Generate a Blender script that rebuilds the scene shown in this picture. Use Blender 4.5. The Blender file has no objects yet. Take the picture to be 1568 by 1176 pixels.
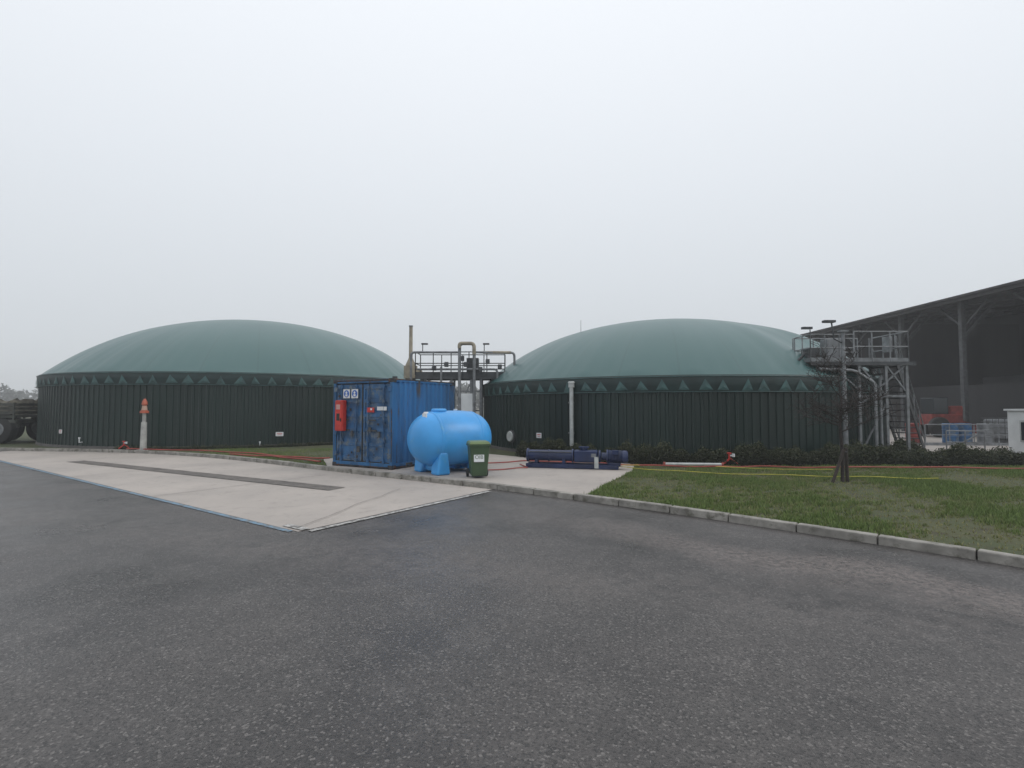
import bpy, math, random
import numpy as np
from mathutils import Vector, Matrix
random.seed(7); rng=np.random.default_rng(7)
sc=bpy.context.scene
sc.view_settings.view_transform='Standard'
sc.view_settings.look='None'
sc.view_settings.exposure=0
PZ=0.10   # raised ground level behind the kerb

# ---------------------------------------------------------------- helpers
def link(o,parent=None):
    sc.collection.objects.link(o)
    if parent: o.parent=parent
    return o
def empty(name,loc=(0,0,0),rz=0):
    e=bpy.data.objects.new(name,None); e.location=loc; e.rotation_euler=(0,0,rz)
    e.empty_display_size=0.3
    return link(e)
class MB:
    def __init__(s): s.v=[]; s.f=[]
    def box(s,c,size,rz=0,rot=None):
        M=rot if rot is not None else Matrix.Rotation(rz,3,'Z')
        i=len(s.v); hx,hy,hz=[a/2 for a in size]
        for z in(-hz,hz):
            for x,y in((-hx,-hy),(hx,-hy),(hx,hy),(-hx,hy)):
                s.v.append(tuple(M@Vector((x,y,z))+Vector(c)))
        for q in((3,2,1,0),(4,5,6,7),(0,1,5,4),(1,2,6,5),(2,3,7,6),(3,0,4,7)):
            s.f.append(tuple(i+k for k in q))
        return s
    def beam(s,p,q,w,h):
        p=Vector(p);q=Vector(q);d=q-p
        R=d.to_track_quat('X','Z').to_matrix()
        return s.box((p+q)/2,(d.length,w,h),rot=R)
    def tube(s,pts,rad,n=10,cap=True):
        pts=[Vector(p) for p in pts]
        if not hasattr(rad,'__len__'): rad=[rad]*len(pts)
        rings=[];up=None
        for k,p in enumerate(pts):
            if k==0: t=pts[1]-p
            elif k==len(pts)-1: t=p-pts[k-1]
            else: t=(pts[k+1]-p).normalized()+(p-pts[k-1]).normalized()
            t=t.normalized()
            if up is None:
                up=Vector((0,0,1)) if abs(t.z)<.9 else Vector((1,0,0))
            a=t.cross(up).normalized(); b=a.cross(t).normalized(); up=b
            i=len(s.v)
            for j in range(n):
                th=2*math.pi*j/n
                s.v.append(tuple(p+(a*math.cos(th)+b*math.sin(th))*rad[k]))
            rings.append(i)
        for r0,r1 in zip(rings,rings[1:]):
            for j in range(n):
                s.f.append((r0+j,r0+(j+1)%n,r1+(j+1)%n,r1+j))
        if cap:
            s.f.append(tuple(rings[0]+j for j in range(n))[::-1])
            s.f.append(tuple(rings[-1]+j for j in range(n)))
        return s
    def poly(s,pts,z=None):
        i=len(s.v)
        for p in pts: s.v.append((p[0],p[1],p[2] if z is None else z))
        s.f.append(tuple(range(i,i+len(pts)))); return s
    def lathe(s,prof,org,axis,n=32):
        axis=Vector(axis).normalized(); org=Vector(org); T=[]
        for t,r in prof:
            if T and t<=T[-1]+5e-4: t=T[-1]+1e-3
            T.append(t)
        return s.tube([org+axis*t for t in T],[max(r,1e-4) for t,r in prof],n)
    def obj(s,name,mat,parent=None,bev=0,smooth=False,loc=None):
        me=bpy.data.meshes.new(name); me.from_pydata(s.v,[],s.f); me.update()
        o=bpy.data.objects.new(name,me); me.materials.append(mat)
        if smooth:
            for p in me.polygons: p.use_smooth=True
            try: me.set_sharp_from_angle(angle=math.radians(40))
            except Exception: pass
        link(o,parent)
        if bev:
            m=o.modifiers.new('bevel','BEVEL'); m.width=bev; m.segments=2; m.limit_method='ANGLE'
        if loc: o.location=loc
        return o

def mat(name,col,rough=.6,metal=0,var=.15,scale=3,bump=0,bscale=40,col2=None,spec=.5,dirt=0,dirtcol=(.05,.035,.025),dscale=6,vert=False):
    m=bpy.data.materials.new(name); m.use_nodes=True; nt=m.node_tree; N=nt.nodes; L=nt.links
    b=N['Principled BSDF']; b.inputs['Roughness'].default_value=rough; b.inputs['Metallic'].default_value=metal
    b.inputs['Specular IOR Level'].default_value=spec
    tc=N.new('ShaderNodeTexCoord'); no=N.new('ShaderNodeTexNoise'); no.inputs['Scale'].default_value=scale; no.inputs['Detail'].default_value=4
    src=tc.outputs['Object']
    if vert:
        mp=N.new('ShaderNodeMapping'); mp.inputs['Scale'].default_value=(1,1,.12); L.new(src,mp.inputs[0]); src=mp.outputs[0]
    L.new(src,no.inputs['Vector'])
    mx=N.new('ShaderNodeMix'); mx.data_type='RGBA'
    c2=col2 or tuple(c*(1-var*2) for c in col); c1=col if col2 else tuple(min(1,c*(1+var)) for c in col)
    mx.inputs[6].default_value=(*c1,1); mx.inputs[7].default_value=(*c2,1)
    mr=N.new('ShaderNodeMapRange'); mr.inputs[1].default_value=.3; mr.inputs[2].default_value=.7
    L.new(no.outputs[0],mr.inputs[0]); L.new(mr.outputs[0],mx.inputs[0])
    out=mx.outputs[2]
    if dirt:
        n2=N.new('ShaderNodeTexNoise'); n2.inputs['Scale'].default_value=dscale; n2.inputs['Detail'].default_value=6; n2.inputs['Roughness'].default_value=.7
        L.new(src,n2.inputs['Vector'])
        r=N.new('ShaderNodeMapRange'); r.inputs[1].default_value=.62-dirt*.15; r.inputs[2].default_value=.72-dirt*.1
        L.new(n2.outputs[0],r.inputs[0])
        m2=N.new('ShaderNodeMix'); m2.data_type='RGBA'; m2.inputs[7].default_value=(*dirtcol,1)
        L.new(out,m2.inputs[6]); L.new(r.outputs[0],m2.inputs[0]); out=m2.outputs[2]
    L.new(out,b.inputs['Base Color'])
    if bump:
        n3=N.new('ShaderNodeTexNoise'); n3.inputs['Scale'].default_value=bscale; n3.inputs['Detail'].default_value=2
        L.new(tc.outputs['Object'],n3.inputs['Vector'])
        bp=N.new('ShaderNodeBump'); bp.inputs['Strength'].default_value=bump; bp.inputs['Distance'].default_value=.01
        L.new(n3.outputs[0],bp.inputs['Height']); L.new(bp.outputs[0],b.inputs['Normal'])
    return m

# ---------------------------------------------------------------- materials
M_blue=mat('container_blue_paint',(.017,.125,.30),.5,var=.25,scale=2,dirt=.45,dirtcol=(.055,.045,.04),dscale=6,vert=True,bump=.15)
M_blued=mat('container_blue_door',(.020,.10,.235),.5,var=.28,scale=3,dirt=.85,dirtcol=(.12,.15,.175),dscale=4,bump=.2)
M_rust=mat('rusty_dark_frame',(.03,.035,.045),.8,var=.3,scale=9,dirt=.8,dirtcol=(.12,.05,.025),dscale=8)
M_steel=mat('galvanised_steel',(.22,.23,.24),.5,metal=.35,var=.2,scale=5)
M_steeld=mat('dark_galvanised',(.075,.08,.085),.6,metal=.3,var=.2,scale=5)
M_black=mat('black_rubber',(.018,.018,.018),.7)
M_red=mat('red_paint',(.52,.035,.025),.5,var=.15,dirt=.3,dirtcol=(.3,.03,.02))
M_white=mat('white_paint',(.68,.70,.71),.5,var=.05)
M_whited=mat('white_plastic_weathered',(.46,.48,.47),.5,var=.12,scale=6)
M_poly=mat('blue_polyethylene',(.05,.33,.74),.36,var=.1,scale=1.5,dirt=.15,dirtcol=(.10,.35,.62),dscale=3,bump=.05)
M_bin=mat('bin_green',(.045,.085,.04),.5,var=.12)
M_binlid=mat('bin_lid_olive',(.10,.15,.05),.45,var=.12)
M_navy=mat('pump_navy_paint',(.009,.022,.080),.35,var=.2)
M_clad=mat('cladding_dark_green',(.0025,.018,.0145),.42,var=.2,scale=.5,vert=True,dirt=.12,dirtcol=(.007,.028,.024),dscale=1.2)
M_val=mat('valance_dark_green',(.005,.024,.023),.55,var=.2,scale=3)
M_flap=mat('valance_flap',(.042,.100,.098),.55,var=.25,scale=4)
M_tan=mat('tan_insulated_pipe',(.30,.265,.20),.6,var=.2)
M_orange=mat('orange_beacon',(.45,.11,.06),.5,var=.15)
M_redhose=mat('red_hose',(.30,.055,.04),.6)
M_yelhose=mat('yellow_hose',(.50,.45,.06),.5)
M_wood=mat('stake_wood',(.04,.03,.025),.8,var=.3,scale=12)
M_bark=mat('young_tree_bark',(.035,.027,.025),.85,var=.3,scale=20)
M_barn=mat('barn_dark_cladding',(.034,.034,.037),.8,var=.2,scale=.6,vert=True)
M_barnroof=mat('barn_roof_sheet',(.04,.039,.041),.75,var=.15,scale=.5)
M_conc=mat('concrete_wall',(.12,.112,.107),.85,var=.2,scale=1.2,bump=.2)
M_kerb=mat('kerb_concrete',(.29,.275,.25),.85,var=.22,scale=4,bump=.4,dirt=.65,dirtcol=(.11,.105,.085),dscale=5)
M_trailer=mat('trailer_olive_grey',(.06,.065,.055),.7,var=.3,scale=3)
M_load=mat('trailer_load_straw',(.12,.11,.085),.95,var=.4,scale=5,bump=1,bscale=15)
M_glass=mat('dark_window_glass',(.02,.025,.03),.1,var=.05)
M_signblue=mat('sign_blue',(.03,.12,.45),.5,var=.02)

def fancy_dome():
    m=bpy.data.materials.new('dome_membrane'); m.use_nodes=True; nt=m.node_tree; N=nt.nodes; L=nt.links
    b=N['Principled BSDF']; b.inputs['Roughness'].default_value=.36
    tc=N.new('ShaderNodeTexCoord')
    no=N.new('ShaderNodeTexNoise'); no.inputs['Scale'].default_value=.35; no.inputs['Detail'].default_value=5
    L.new(tc.outputs['Object'],no.inputs['Vector'])
    mx=N.new('ShaderNodeMix'); mx.data_type='RGBA'
    mx.inputs[6].default_value=(.030,.092,.092,1); mx.inputs[7].default_value=(.050,.122,.120,1)
    L.new(no.outputs[0],mx.inputs[0])
    sx=N.new('ShaderNodeSeparateXYZ'); L.new(tc.outputs['Object'],sx.inputs[0])
    at=N.new('ShaderNodeMath'); at.operation='ARCTAN2'; L.new(sx.outputs[0],at.inputs[0]); L.new(sx.outputs[1],at.inputs[1])
    mu=N.new('ShaderNodeMath'); mu.operation='MULTIPLY'; mu.inputs[1].default_value=28/(2*math.pi); L.new(at.outputs[0],mu.inputs[0])
    fr=N.new('ShaderNodeMath'); fr.operation='FRACT'; L.new(mu.outputs[0],fr.inputs[0])
    lt=N.new('ShaderNodeMath'); lt.operation='LESS_THAN'; lt.inputs[1].default_value=.035; L.new(fr.outputs[0],lt.inputs[0])
    m2=N.new('ShaderNodeMix'); m2.data_type='RGBA'; m2.blend_type='MULTIPLY'; m2.inputs[7].default_value=(.90,.90,.90,1)
    L.new(mx.outputs[2],m2.inputs[6]); L.new(lt.outputs[0],m2.inputs[0])
    L.new(m2.outputs[2],b.inputs['Base Color'])
    return m
M_dome=fancy_dome()

def ground_mat(kind):
    m=bpy.data.materials.new(kind); m.use_nodes=True; nt=m.node_tree; N=nt.nodes; L=nt.links
    b=N['Principled BSDF']; tc=N.new('ShaderNodeTexCoord'); O=tc.outputs['Object']
    def noise(s,d=6,r=.55,vec=None):
        n=N.new('ShaderNodeTexNoise'); n.inputs['Scale'].default_value=s; n.inputs['Detail'].default_value=d; n.inputs['Roughness'].default_value=r
        L.new(vec or O,n.inputs['Vector']); return n.outputs[0]
    def rng_(x,a,b_,c=0,d=1):
        r=N.new('ShaderNodeMapRange'); r.inputs[1].default_value=a; r.inputs[2].default_value=b_; r.inputs[3].default_value=c; r.inputs[4].default_value=d
        L.new(x,r.inputs[0]); return r.outputs[0]
    def mix(f,a,c,bt='MIX'):
        x=N.new('ShaderNodeMix'); x.data_type='RGBA'; x.blend_type=bt
        if isinstance(f,float): x.inputs[0].default_value=f
        else: L.new(f,x.inputs[0])
        for k,v in((6,a),(7,c)):
            if isinstance(v,tuple): x.inputs[k].default_value=(*v,1)
            else: L.new(v,x.inputs[k])
        return x.outputs[2]
    def math_(op,a,c):
        x=N.new('ShaderNodeMath'); x.operation=op
        for k,v in((0,a),(1,c)):
            if isinstance(v,(int,float)): x.inputs[k].default_value=v
            else: L.new(v,x.inputs[k])
        return x.outputs[0]
    if kind=='asphalt':
        big=noise(.28,6,.62)
        c=mix(rng_(big,.40,.60),(.038,.034,.033),(.082,.075,.072))
        c=mix(rng_(noise(1.7,6,.72),.48,.70,0,.65),c,(.105,.096,.091))
        vo=N.new('ShaderNodeTexVoronoi'); vo.inputs['Scale'].default_value=75; L.new(O,vo.inputs['Vector'])
        sp=N.new('ShaderNodeSeparateColor'); L.new(vo.outputs['Color'],sp.inputs[0])
        c=mix(rng_(sp.outputs[0],.80,.97,0,.6),c,(.21,.195,.185))
        c=mix(rng_(sp.outputs[1],.5,.95,0,.7),c,(.016,.016,.016))
        sx=N.new('ShaderNodeSeparateXYZ'); L.new(O,sx.inputs[0])
        s=math_('ADD',sx.outputs[1],math_('MULTIPLY',sx.outputs[0],.93))
        s=math_('ADD',s,rng_(noise(.6,3),.3,.7,-.5,.5))
        d=math_('ABSOLUTE',math_('SUBTRACT',s,8.85),0)
        f=rng_(d,.25,.85,1,0)
        f=math_('MULTIPLY',f,rng_(noise(14,5,.85),.40,.60,0,.7))
        f=math_('MULTIPLY',f,rng_(sx.outputs[0],0,3,.1,1))
        c=mix(f,c,(.23,.19,.175))
        s2=math_('ADD',math_('MULTIPLY',sx.outputs[1],1.0),math_('MULTIPLY',sx.outputs[0],.35))
        s2=math_('ADD',s2,rng_(noise(.5,3),.3,.7,-.4,.4))
        d2=math_('ABSOLUTE',math_('SUBTRACT',s2,5.6),0)
        f2=math_('MULTIPLY',rng_(d2,.2,.8,1,0),rng_(noise(5,4,.8),.4,.65,0,.4))
        c=mix(f2,c,(.14,.122,.114))
        rough=rng_(big,.38,.60,.26,.58)
        L.new(rough,b.inputs['Roughness'])
        h=math_('ADD',vo.outputs['Distance'],noise(160,2))
        bp=N.new('ShaderNodeBump'); bp.inputs['Strength'].default_value=.6; bp.inputs['Distance'].default_value=.006
        L.new(h,bp.inputs['Height']); L.new(bp.outputs[0],b.inputs['Normal'])
    elif kind=='concrete':
        c=mix(rng_(noise(.5,5),.35,.68),(.40,.358,.325),(.315,.285,.262))
        c=mix(rng_(noise(3,7,.75),.53,.75,0,.65),c,(.19,.17,.155))
        c=mix(rng_(noise(60,2),.5,.8,0,.35),c,(.5,.47,.44))
        b.inputs['Roughness'].default_value=.8
        bp=N.new('ShaderNodeBump'); bp.inputs['Strength'].default_value=.3; bp.inputs['Distance'].default_value=.006
        L.new(noise(50,3),bp.inputs['Height']); L.new(bp.outputs[0],b.inputs['Normal'])
    elif kind=='lawn':
        c=mix(rng_(noise(.8,5),.35,.65),(.045,.062,.022),(.07,.073,.03))
        c=mix(rng_(noise(4,6,.7),.52,.66,0,.85),c,(.042,.032,.022))
        c=mix(rng_(noise(40,3),.5,.75,0,.6),c,(.03,.042,.012))
        b.inputs['Roughness'].default_value=.95
    elif kind=='earth':
        c=mix(rng_(noise(.3,5),.35,.65),(.10,.10,.06),(.14,.125,.09))
        b.inputs['Roughness'].default_value=.95
    elif kind=='worn_paint_blue' or kind=='worn_paint_white':
        base=(.15,.27,.38) if 'blue' in kind else (.52,.51,.49)
        c=mix(rng_(noise(7,8,.8),.42,.58,0,1),base,(.12,.115,.11))
        b.inputs['Roughness'].default_value=.7
    elif kind=='drain_stain':
        c=mix(rng_(noise(2.2,7,.8),.38,.72),(.068,.060,.056),(.19,.17,.15))
        b.inputs['Roughness'].default_value=.7
    L.new(c,b.inputs['Base Color'])
    return m
G_as=ground_mat('asphalt'); G_co=ground_mat('concrete'); G_la=ground_mat('lawn'); G_ea=ground_mat('earth')
G_pb=ground_mat('worn_paint_blue'); G_pw=ground_mat('worn_paint_white'); G_dr=ground_mat('drain_stain')

# ---------------------------------------------------------------- world & light
w=bpy.data.worlds.new('World'); sc.world=w; w.use_nodes=True; nt=w.node_tree; N=nt.nodes; L=nt.links
bg=N['Background']; sky=N.new('ShaderNodeTexSky'); sky.sky_type='NISHITA'; sky.sun_disc=False
sky.sun_elevation=math.radians(38); sky.sun_rotation=math.radians(100)
hs=N.new('ShaderNodeHueSaturation'); hs.inputs['Saturation'].default_value=.2; hs.inputs['Value'].default_value=.10
L.new(sky.outputs[0],hs.inputs['Color'])
tc=N.new('ShaderNodeTexCoord'); sx=N.new('ShaderNodeSeparateXYZ'); L.new(tc.outputs['Generated'],sx.inputs[0])
cr=N.new('ShaderNodeValToRGB'); L.new(sx.outputs[2],cr.inputs[0])
e=cr.color_ramp.elements; e[0].position=0; e[0].color=(.44,.47,.495,1); e[1].position=1; e[1].color=(.96,.98,1,1)
for p,c in((.14,(.475,.505,.535,1)),(.38,(.575,.607,.645,1)),(.62,(.67,.70,.74,1))):
    k=e.new(p); k.color=c
sm=N.new('ShaderNodeVectorMath'); sm.operation='SCALE'; sm.inputs['Scale'].default_value=1.46; L.new(cr.outputs[0],sm.inputs[0])
mx=N.new('ShaderNodeMix'); mx.data_type='RGBA'; mx.inputs[0].default_value=.92
L.new(hs.outputs[0],mx.inputs[6]); L.new(sm.outputs[0],mx.inputs[7]); L.new(mx.outputs[2],bg.inputs[0]); bg.inputs[1].default_value=1.0
sd=bpy.data.lights.new('sun','SUN'); sd.energy=.7; sd.angle=math.radians(25); sd.color=(1,.97,.93)
so=bpy.data.objects.new('sun',sd); link(so)
el=math.radians(38); az=math.radians(100)
so.rotation_euler=Vector((math.sin(az)*math.cos(el),math.cos(az)*math.cos(el),math.sin(el))).to_track_quat('Z','Y').to_euler()

# ---------------------------------------------------------------- camera
cd=bpy.data.cameras.new('camera'); cd.sensor_width=36; cd.lens=18.14; cd.clip_end=3000; cd.clip_start=.05
cam=bpy.data.objects.new('camera',cd); link(cam); cam.location=(0,0,1.78); cam.rotation_euler=(math.radians(90+2.47),0,0)
sc.camera=cam

# ---------------------------------------------------------------- fog
fm=bpy.data.materials.new('fog'); fm.use_nodes=True; N=fm.node_tree.nodes; L=fm.node_tree.links
N.remove(N['Principled BSDF']); vs=N.new('ShaderNodeVolumeScatter'); vs.inputs['Density'].default_value=.0021; vs.inputs['Color'].default_value=(.98,.99,1,1); vs.inputs['Anisotropy'].default_value=.2
L.new(vs.outputs[0],N['Material Output'].inputs['Volume'])
MB().box((0,60,6.5),(520,330,15)).obj('fog',fm)

# ---------------------------------------------------------------- ground
K=[(-30,21.6),(-26,21.2),(-20.5,20.7),(-15.6,20.1),(-12.2,18.9),(-9.1,17.2),(-5.5,14.6),(-2.85,12.75),(-.63,11.3),(.2,10.7),(1.31,9.76),(2.81,8.52),(3.54,7.85),(4.32,7.1),(5.1,6.36),(5.75,5.65),(7.3,3.6),(9.0,.8),(10.5,-4),(11,-8)]
MB().poly([(-1500,-1500),(1500,-1500),(1500,1500),(-1500,1500)],-.06).obj('ground',G_ea)
MB().poly([(-90,-40),(60,-40),(60,30),(-90,30)],0).obj('asphalt_road',G_as)
def resample(P,step):
    out=[Vector(P[0])];acc=0
    for a,b in zip(P,P[1:]):
        a=Vector(a);b=Vector(b);l=(b-a).length;t=step-acc
        while t<=l:
            out.append(a+(b-a)*(t/l)); t+=step
        acc=l-(t-step)
    return out
def smooth(P,it=2):
    P=[Vector(p) for p in P]
    for _ in range(it):
        Q=[P[0]]
        for a,b in zip(P,P[1:]): Q+= [a*.75+b*.25,a*.25+b*.75]
        Q.append(P[-1]); P=Q
    return P
KS=smooth(K); KR=resample(KS,.95)
kb=MB()
for a,b in zip(KR,KR[1:]):
    d=(b-a).normalized(); n=Vector((-d.y,d.x))
    a2=a+d*.008;b2=b-d*.008
    j=random.uniform(-.005,.005)
    c=(a2+b2)/2+n*(.07+j); kb.box((c.x,c.y,.055+j),((b2-a2).length,.14,.125),rz=math.atan2(d.y,d.x)+random.uniform(-.006,.006))
kb.obj('kerb',M_kerb,bev=.014)
lawnpoly=[]
for i,p in enumerate(KS):
    q=KS[min(i+1,len(KS)-1)];o=KS[max(i-1,0)];d=(q-o).normalized();n=Vector((-d.y,d.x));r=p+n*.12; lawnpoly.append((r.x,r.y))
plateau=lawnpoly+[(70,-8),(70,90),(-70,90),(-70,21.6)]
MB().poly(plateau,PZ-.005).obj('lawn_ground',G_la)
P0=Vector((-3.03,7.4)); u=Vector((.572,.820)); v=Vector((-.819,.573))
pk=[(p.x,p.y) for p in KS if -20.3<p.x<-.45]
MB().poly([(P0.x,P0.y),(-.42,11.14)]+pk[::-1]+[(-20.5,19.65)],.004).obj('concrete_pavement',G_co)
apr=[(p[0],p[1]) for p in lawnpoly if -5.6<p[0]<1.35]+[(1.45,9.9),(2.2,11.6),(3.1,13.4),(3.6,15.2),(1.6,15.9),(-1.0,18.5),(-3.5,20),(-6.0,16.5)]
MB().poly(apr,PZ).obj('concrete_apron',G_co)
MB().poly([(14.5,17),(60,16.5),(60,80),(17.5,80)],PZ).obj('yard_pavement',G_co)
def strip(a,b,wd,z,m,name,wob=0,n=1):
    a=Vector(a);b=Vector(b);d=(b-a).normalized();nn=Vector((-d.y,d.x))*wd/2
    mb=MB();N_=max(1,n);L_=[];R_=[]
    for i in range(N_+1):
        c=a.lerp(b,i/N_); k=1+random.uniform(-wob,wob); L_.append(c+nn*k);R_.append(c-nn*k*(1+random.uniform(-wob,wob)))
    for i in range(N_): mb.poly([L_[i],R_[i],R_[i+1],L_[i+1]],z)
    return mb.obj(name,m)
strip(P0+v*.1-u*.06,P0+v*21-u*.06,.09,.008,G_pb,'blue_painted_line')
strip(P0-v*.12+u*.1,P0-v*.12+u*4.3,.10,.012,G_pw,'white_painted_line')
strip(P0+u*.12,P0+u*.12+v*.5,.13,.016,G_pw,'white_painted_corner')
strip((-14.1,16.75),(-3.75,11.15),.40,.010,G_dr,'drain_channel',.08,60)
M_joint=mat('joint_dark',(.13,.12,.11),.9,var=.3,scale=8)
jb=MB()
def jl(a,b,wd=.018,z=.0155):
    a=Vector(a);b=Vector(b);d=(b-a).normalized();n=Vector((-d.y,d.x))*wd/2
    jb.poly([a+n,a-n,b-n,b+n],z)
dn=Vector((5.6,10.35)).normalized()*.21
for s in(1,-1): jl(Vector((-14.1,16.75))+dn*s,Vector((-3.75,11.15))+dn*s,.04)
for t in (4.9,9.8,14.7): jl(P0+v*t,P0+v*t+u*3.9,.018,.0195)
pp=P0+v*.15+u*.05; q=P0+u*3.4+v*1.6
prev=pp
for i in range(1,9):
    c=pp.lerp(q,i/8)+Vector((random.uniform(-.05,.05),random.uniform(-.05,.05))); jl(prev,c,.012,.0235); prev=c
jb.obj('pavement_joints',M_joint)

# ---------------------------------------------------------------- grass
def inpoly(x,y,P):
    P=np.array(P);n=len(P);ins=np.zeros(len(x),bool);j=n-1
    for i in range(n):
        xi,yi=P[i];xj,yj=P[j]
        c=((yi>y)!=(yj>y))&(x<(xj-xi)*(y-yi)/(yj-yi+1e-12)+xi); ins^=c; j=i
    return ins
def cardmesh(name,V,F,C,material,parent=None):
    me=bpy.data.meshes.new(name); nv=len(V);nf=len(F);k=F.shape[1]
    me.vertices.add(nv); me.vertices.foreach_set('co',V.astype(np.float32).ravel())
    me.loops.add(nf*k); me.loops.foreach_set('vertex_index',F.astype(np.int32).ravel())
    me.polygons.add(nf); me.polygons.foreach_set('loop_start',np.arange(0,nf*k,k,dtype=np.int32)); 
    me.update(calc_edges=True)
    ca=me.color_attributes.new('Col','FLOAT_COLOR','POINT')
    ca.data.foreach_set('color',np.concatenate([C,np.ones((nv,1))],1).astype(np.float32).ravel())
    me.materials.append(material); o=bpy.data.objects.new(name,me); link(o,parent); return o
def vcmat(name,rough=.8):
    m=bpy.data.materials.new(name); m.use_nodes=True; N=m.node_tree.nodes;L=m.node_tree.links
    b=N['Principled BSDF']; b.inputs['Roughness'].default_value=rough; b.inputs['Specular IOR Level'].default_value=.3
    a=N.new('ShaderNodeVertexColor'); a.layer_name='Col'; L.new(a.outputs[0],b.inputs['Base Color']); return m
M_grass=vcmat('grass_blades'); M_leaf=vcmat('leaves')
def lownoise(x,y,seed,f):
    r=np.random.default_rng(seed);s=0
    for k in range(9):
        a=r.uniform(0,6.28);ff=f*r.uniform(.5,2.6);s=s+np.sin((x*np.cos(a)+y*np.sin(a))*ff+r.uniform(0,6.28))
    return s/3
def grass(name,n,bx,poly,excl,hmin,hmax):
    x=rng.uniform(bx[0],bx[1],n);y=rng.uniform(bx[2],bx[3],n)
    k=inpoly(x,y,poly)
    if excl is not None: k&=~inpoly(x,y,excl)
    x=x[k];y=y[k];n=len(x)
    pn=lownoise(x,y,3,1.6)+.7*lownoise(x,y,5,5)+.6*lownoise(x,y,9,14)
    keep=rng.uniform(0,1,n)<np.clip(.7+.5*pn,.10,1); x=x[keep];y=y[keep];pn=pn[keep];n=len(x)
    h=rng.uniform(hmin,hmax,n)*(1+.45*np.clip(pn,-1,1)); a=rng.uniform(0,6.28,n); wd=rng.uniform(.005,.012,n)
    lean=rng.uniform(0,.8,n)*h; la=rng.uniform(0,6.28,n)
    V=np.zeros((n,3,3)); V[:,0]=np.stack([x-np.cos(a)*wd,y-np.sin(a)*wd,np.full(n,PZ-.005)],1); V[:,1]=np.stack([x+np.cos(a)*wd,y+np.sin(a)*wd,np.full(n,PZ-.005)],1)
    V[:,2]=np.stack([x+np.cos(la)*lean,y+np.sin(la)*lean,PZ+h],1)
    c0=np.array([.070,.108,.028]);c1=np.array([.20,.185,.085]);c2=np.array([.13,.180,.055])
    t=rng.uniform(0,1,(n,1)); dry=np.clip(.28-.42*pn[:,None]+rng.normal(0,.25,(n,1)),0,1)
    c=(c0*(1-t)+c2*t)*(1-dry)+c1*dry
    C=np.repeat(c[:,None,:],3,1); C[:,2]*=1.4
    return cardmesh(name,V.reshape(-1,3),np.arange(3*n).reshape(-1,3),C.reshape(-1,3),M_grass)
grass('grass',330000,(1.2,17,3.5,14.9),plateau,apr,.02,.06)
grass('grass',26000,(-13,-5,14.8,20.5),plateau,apr,.02,.05)

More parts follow.
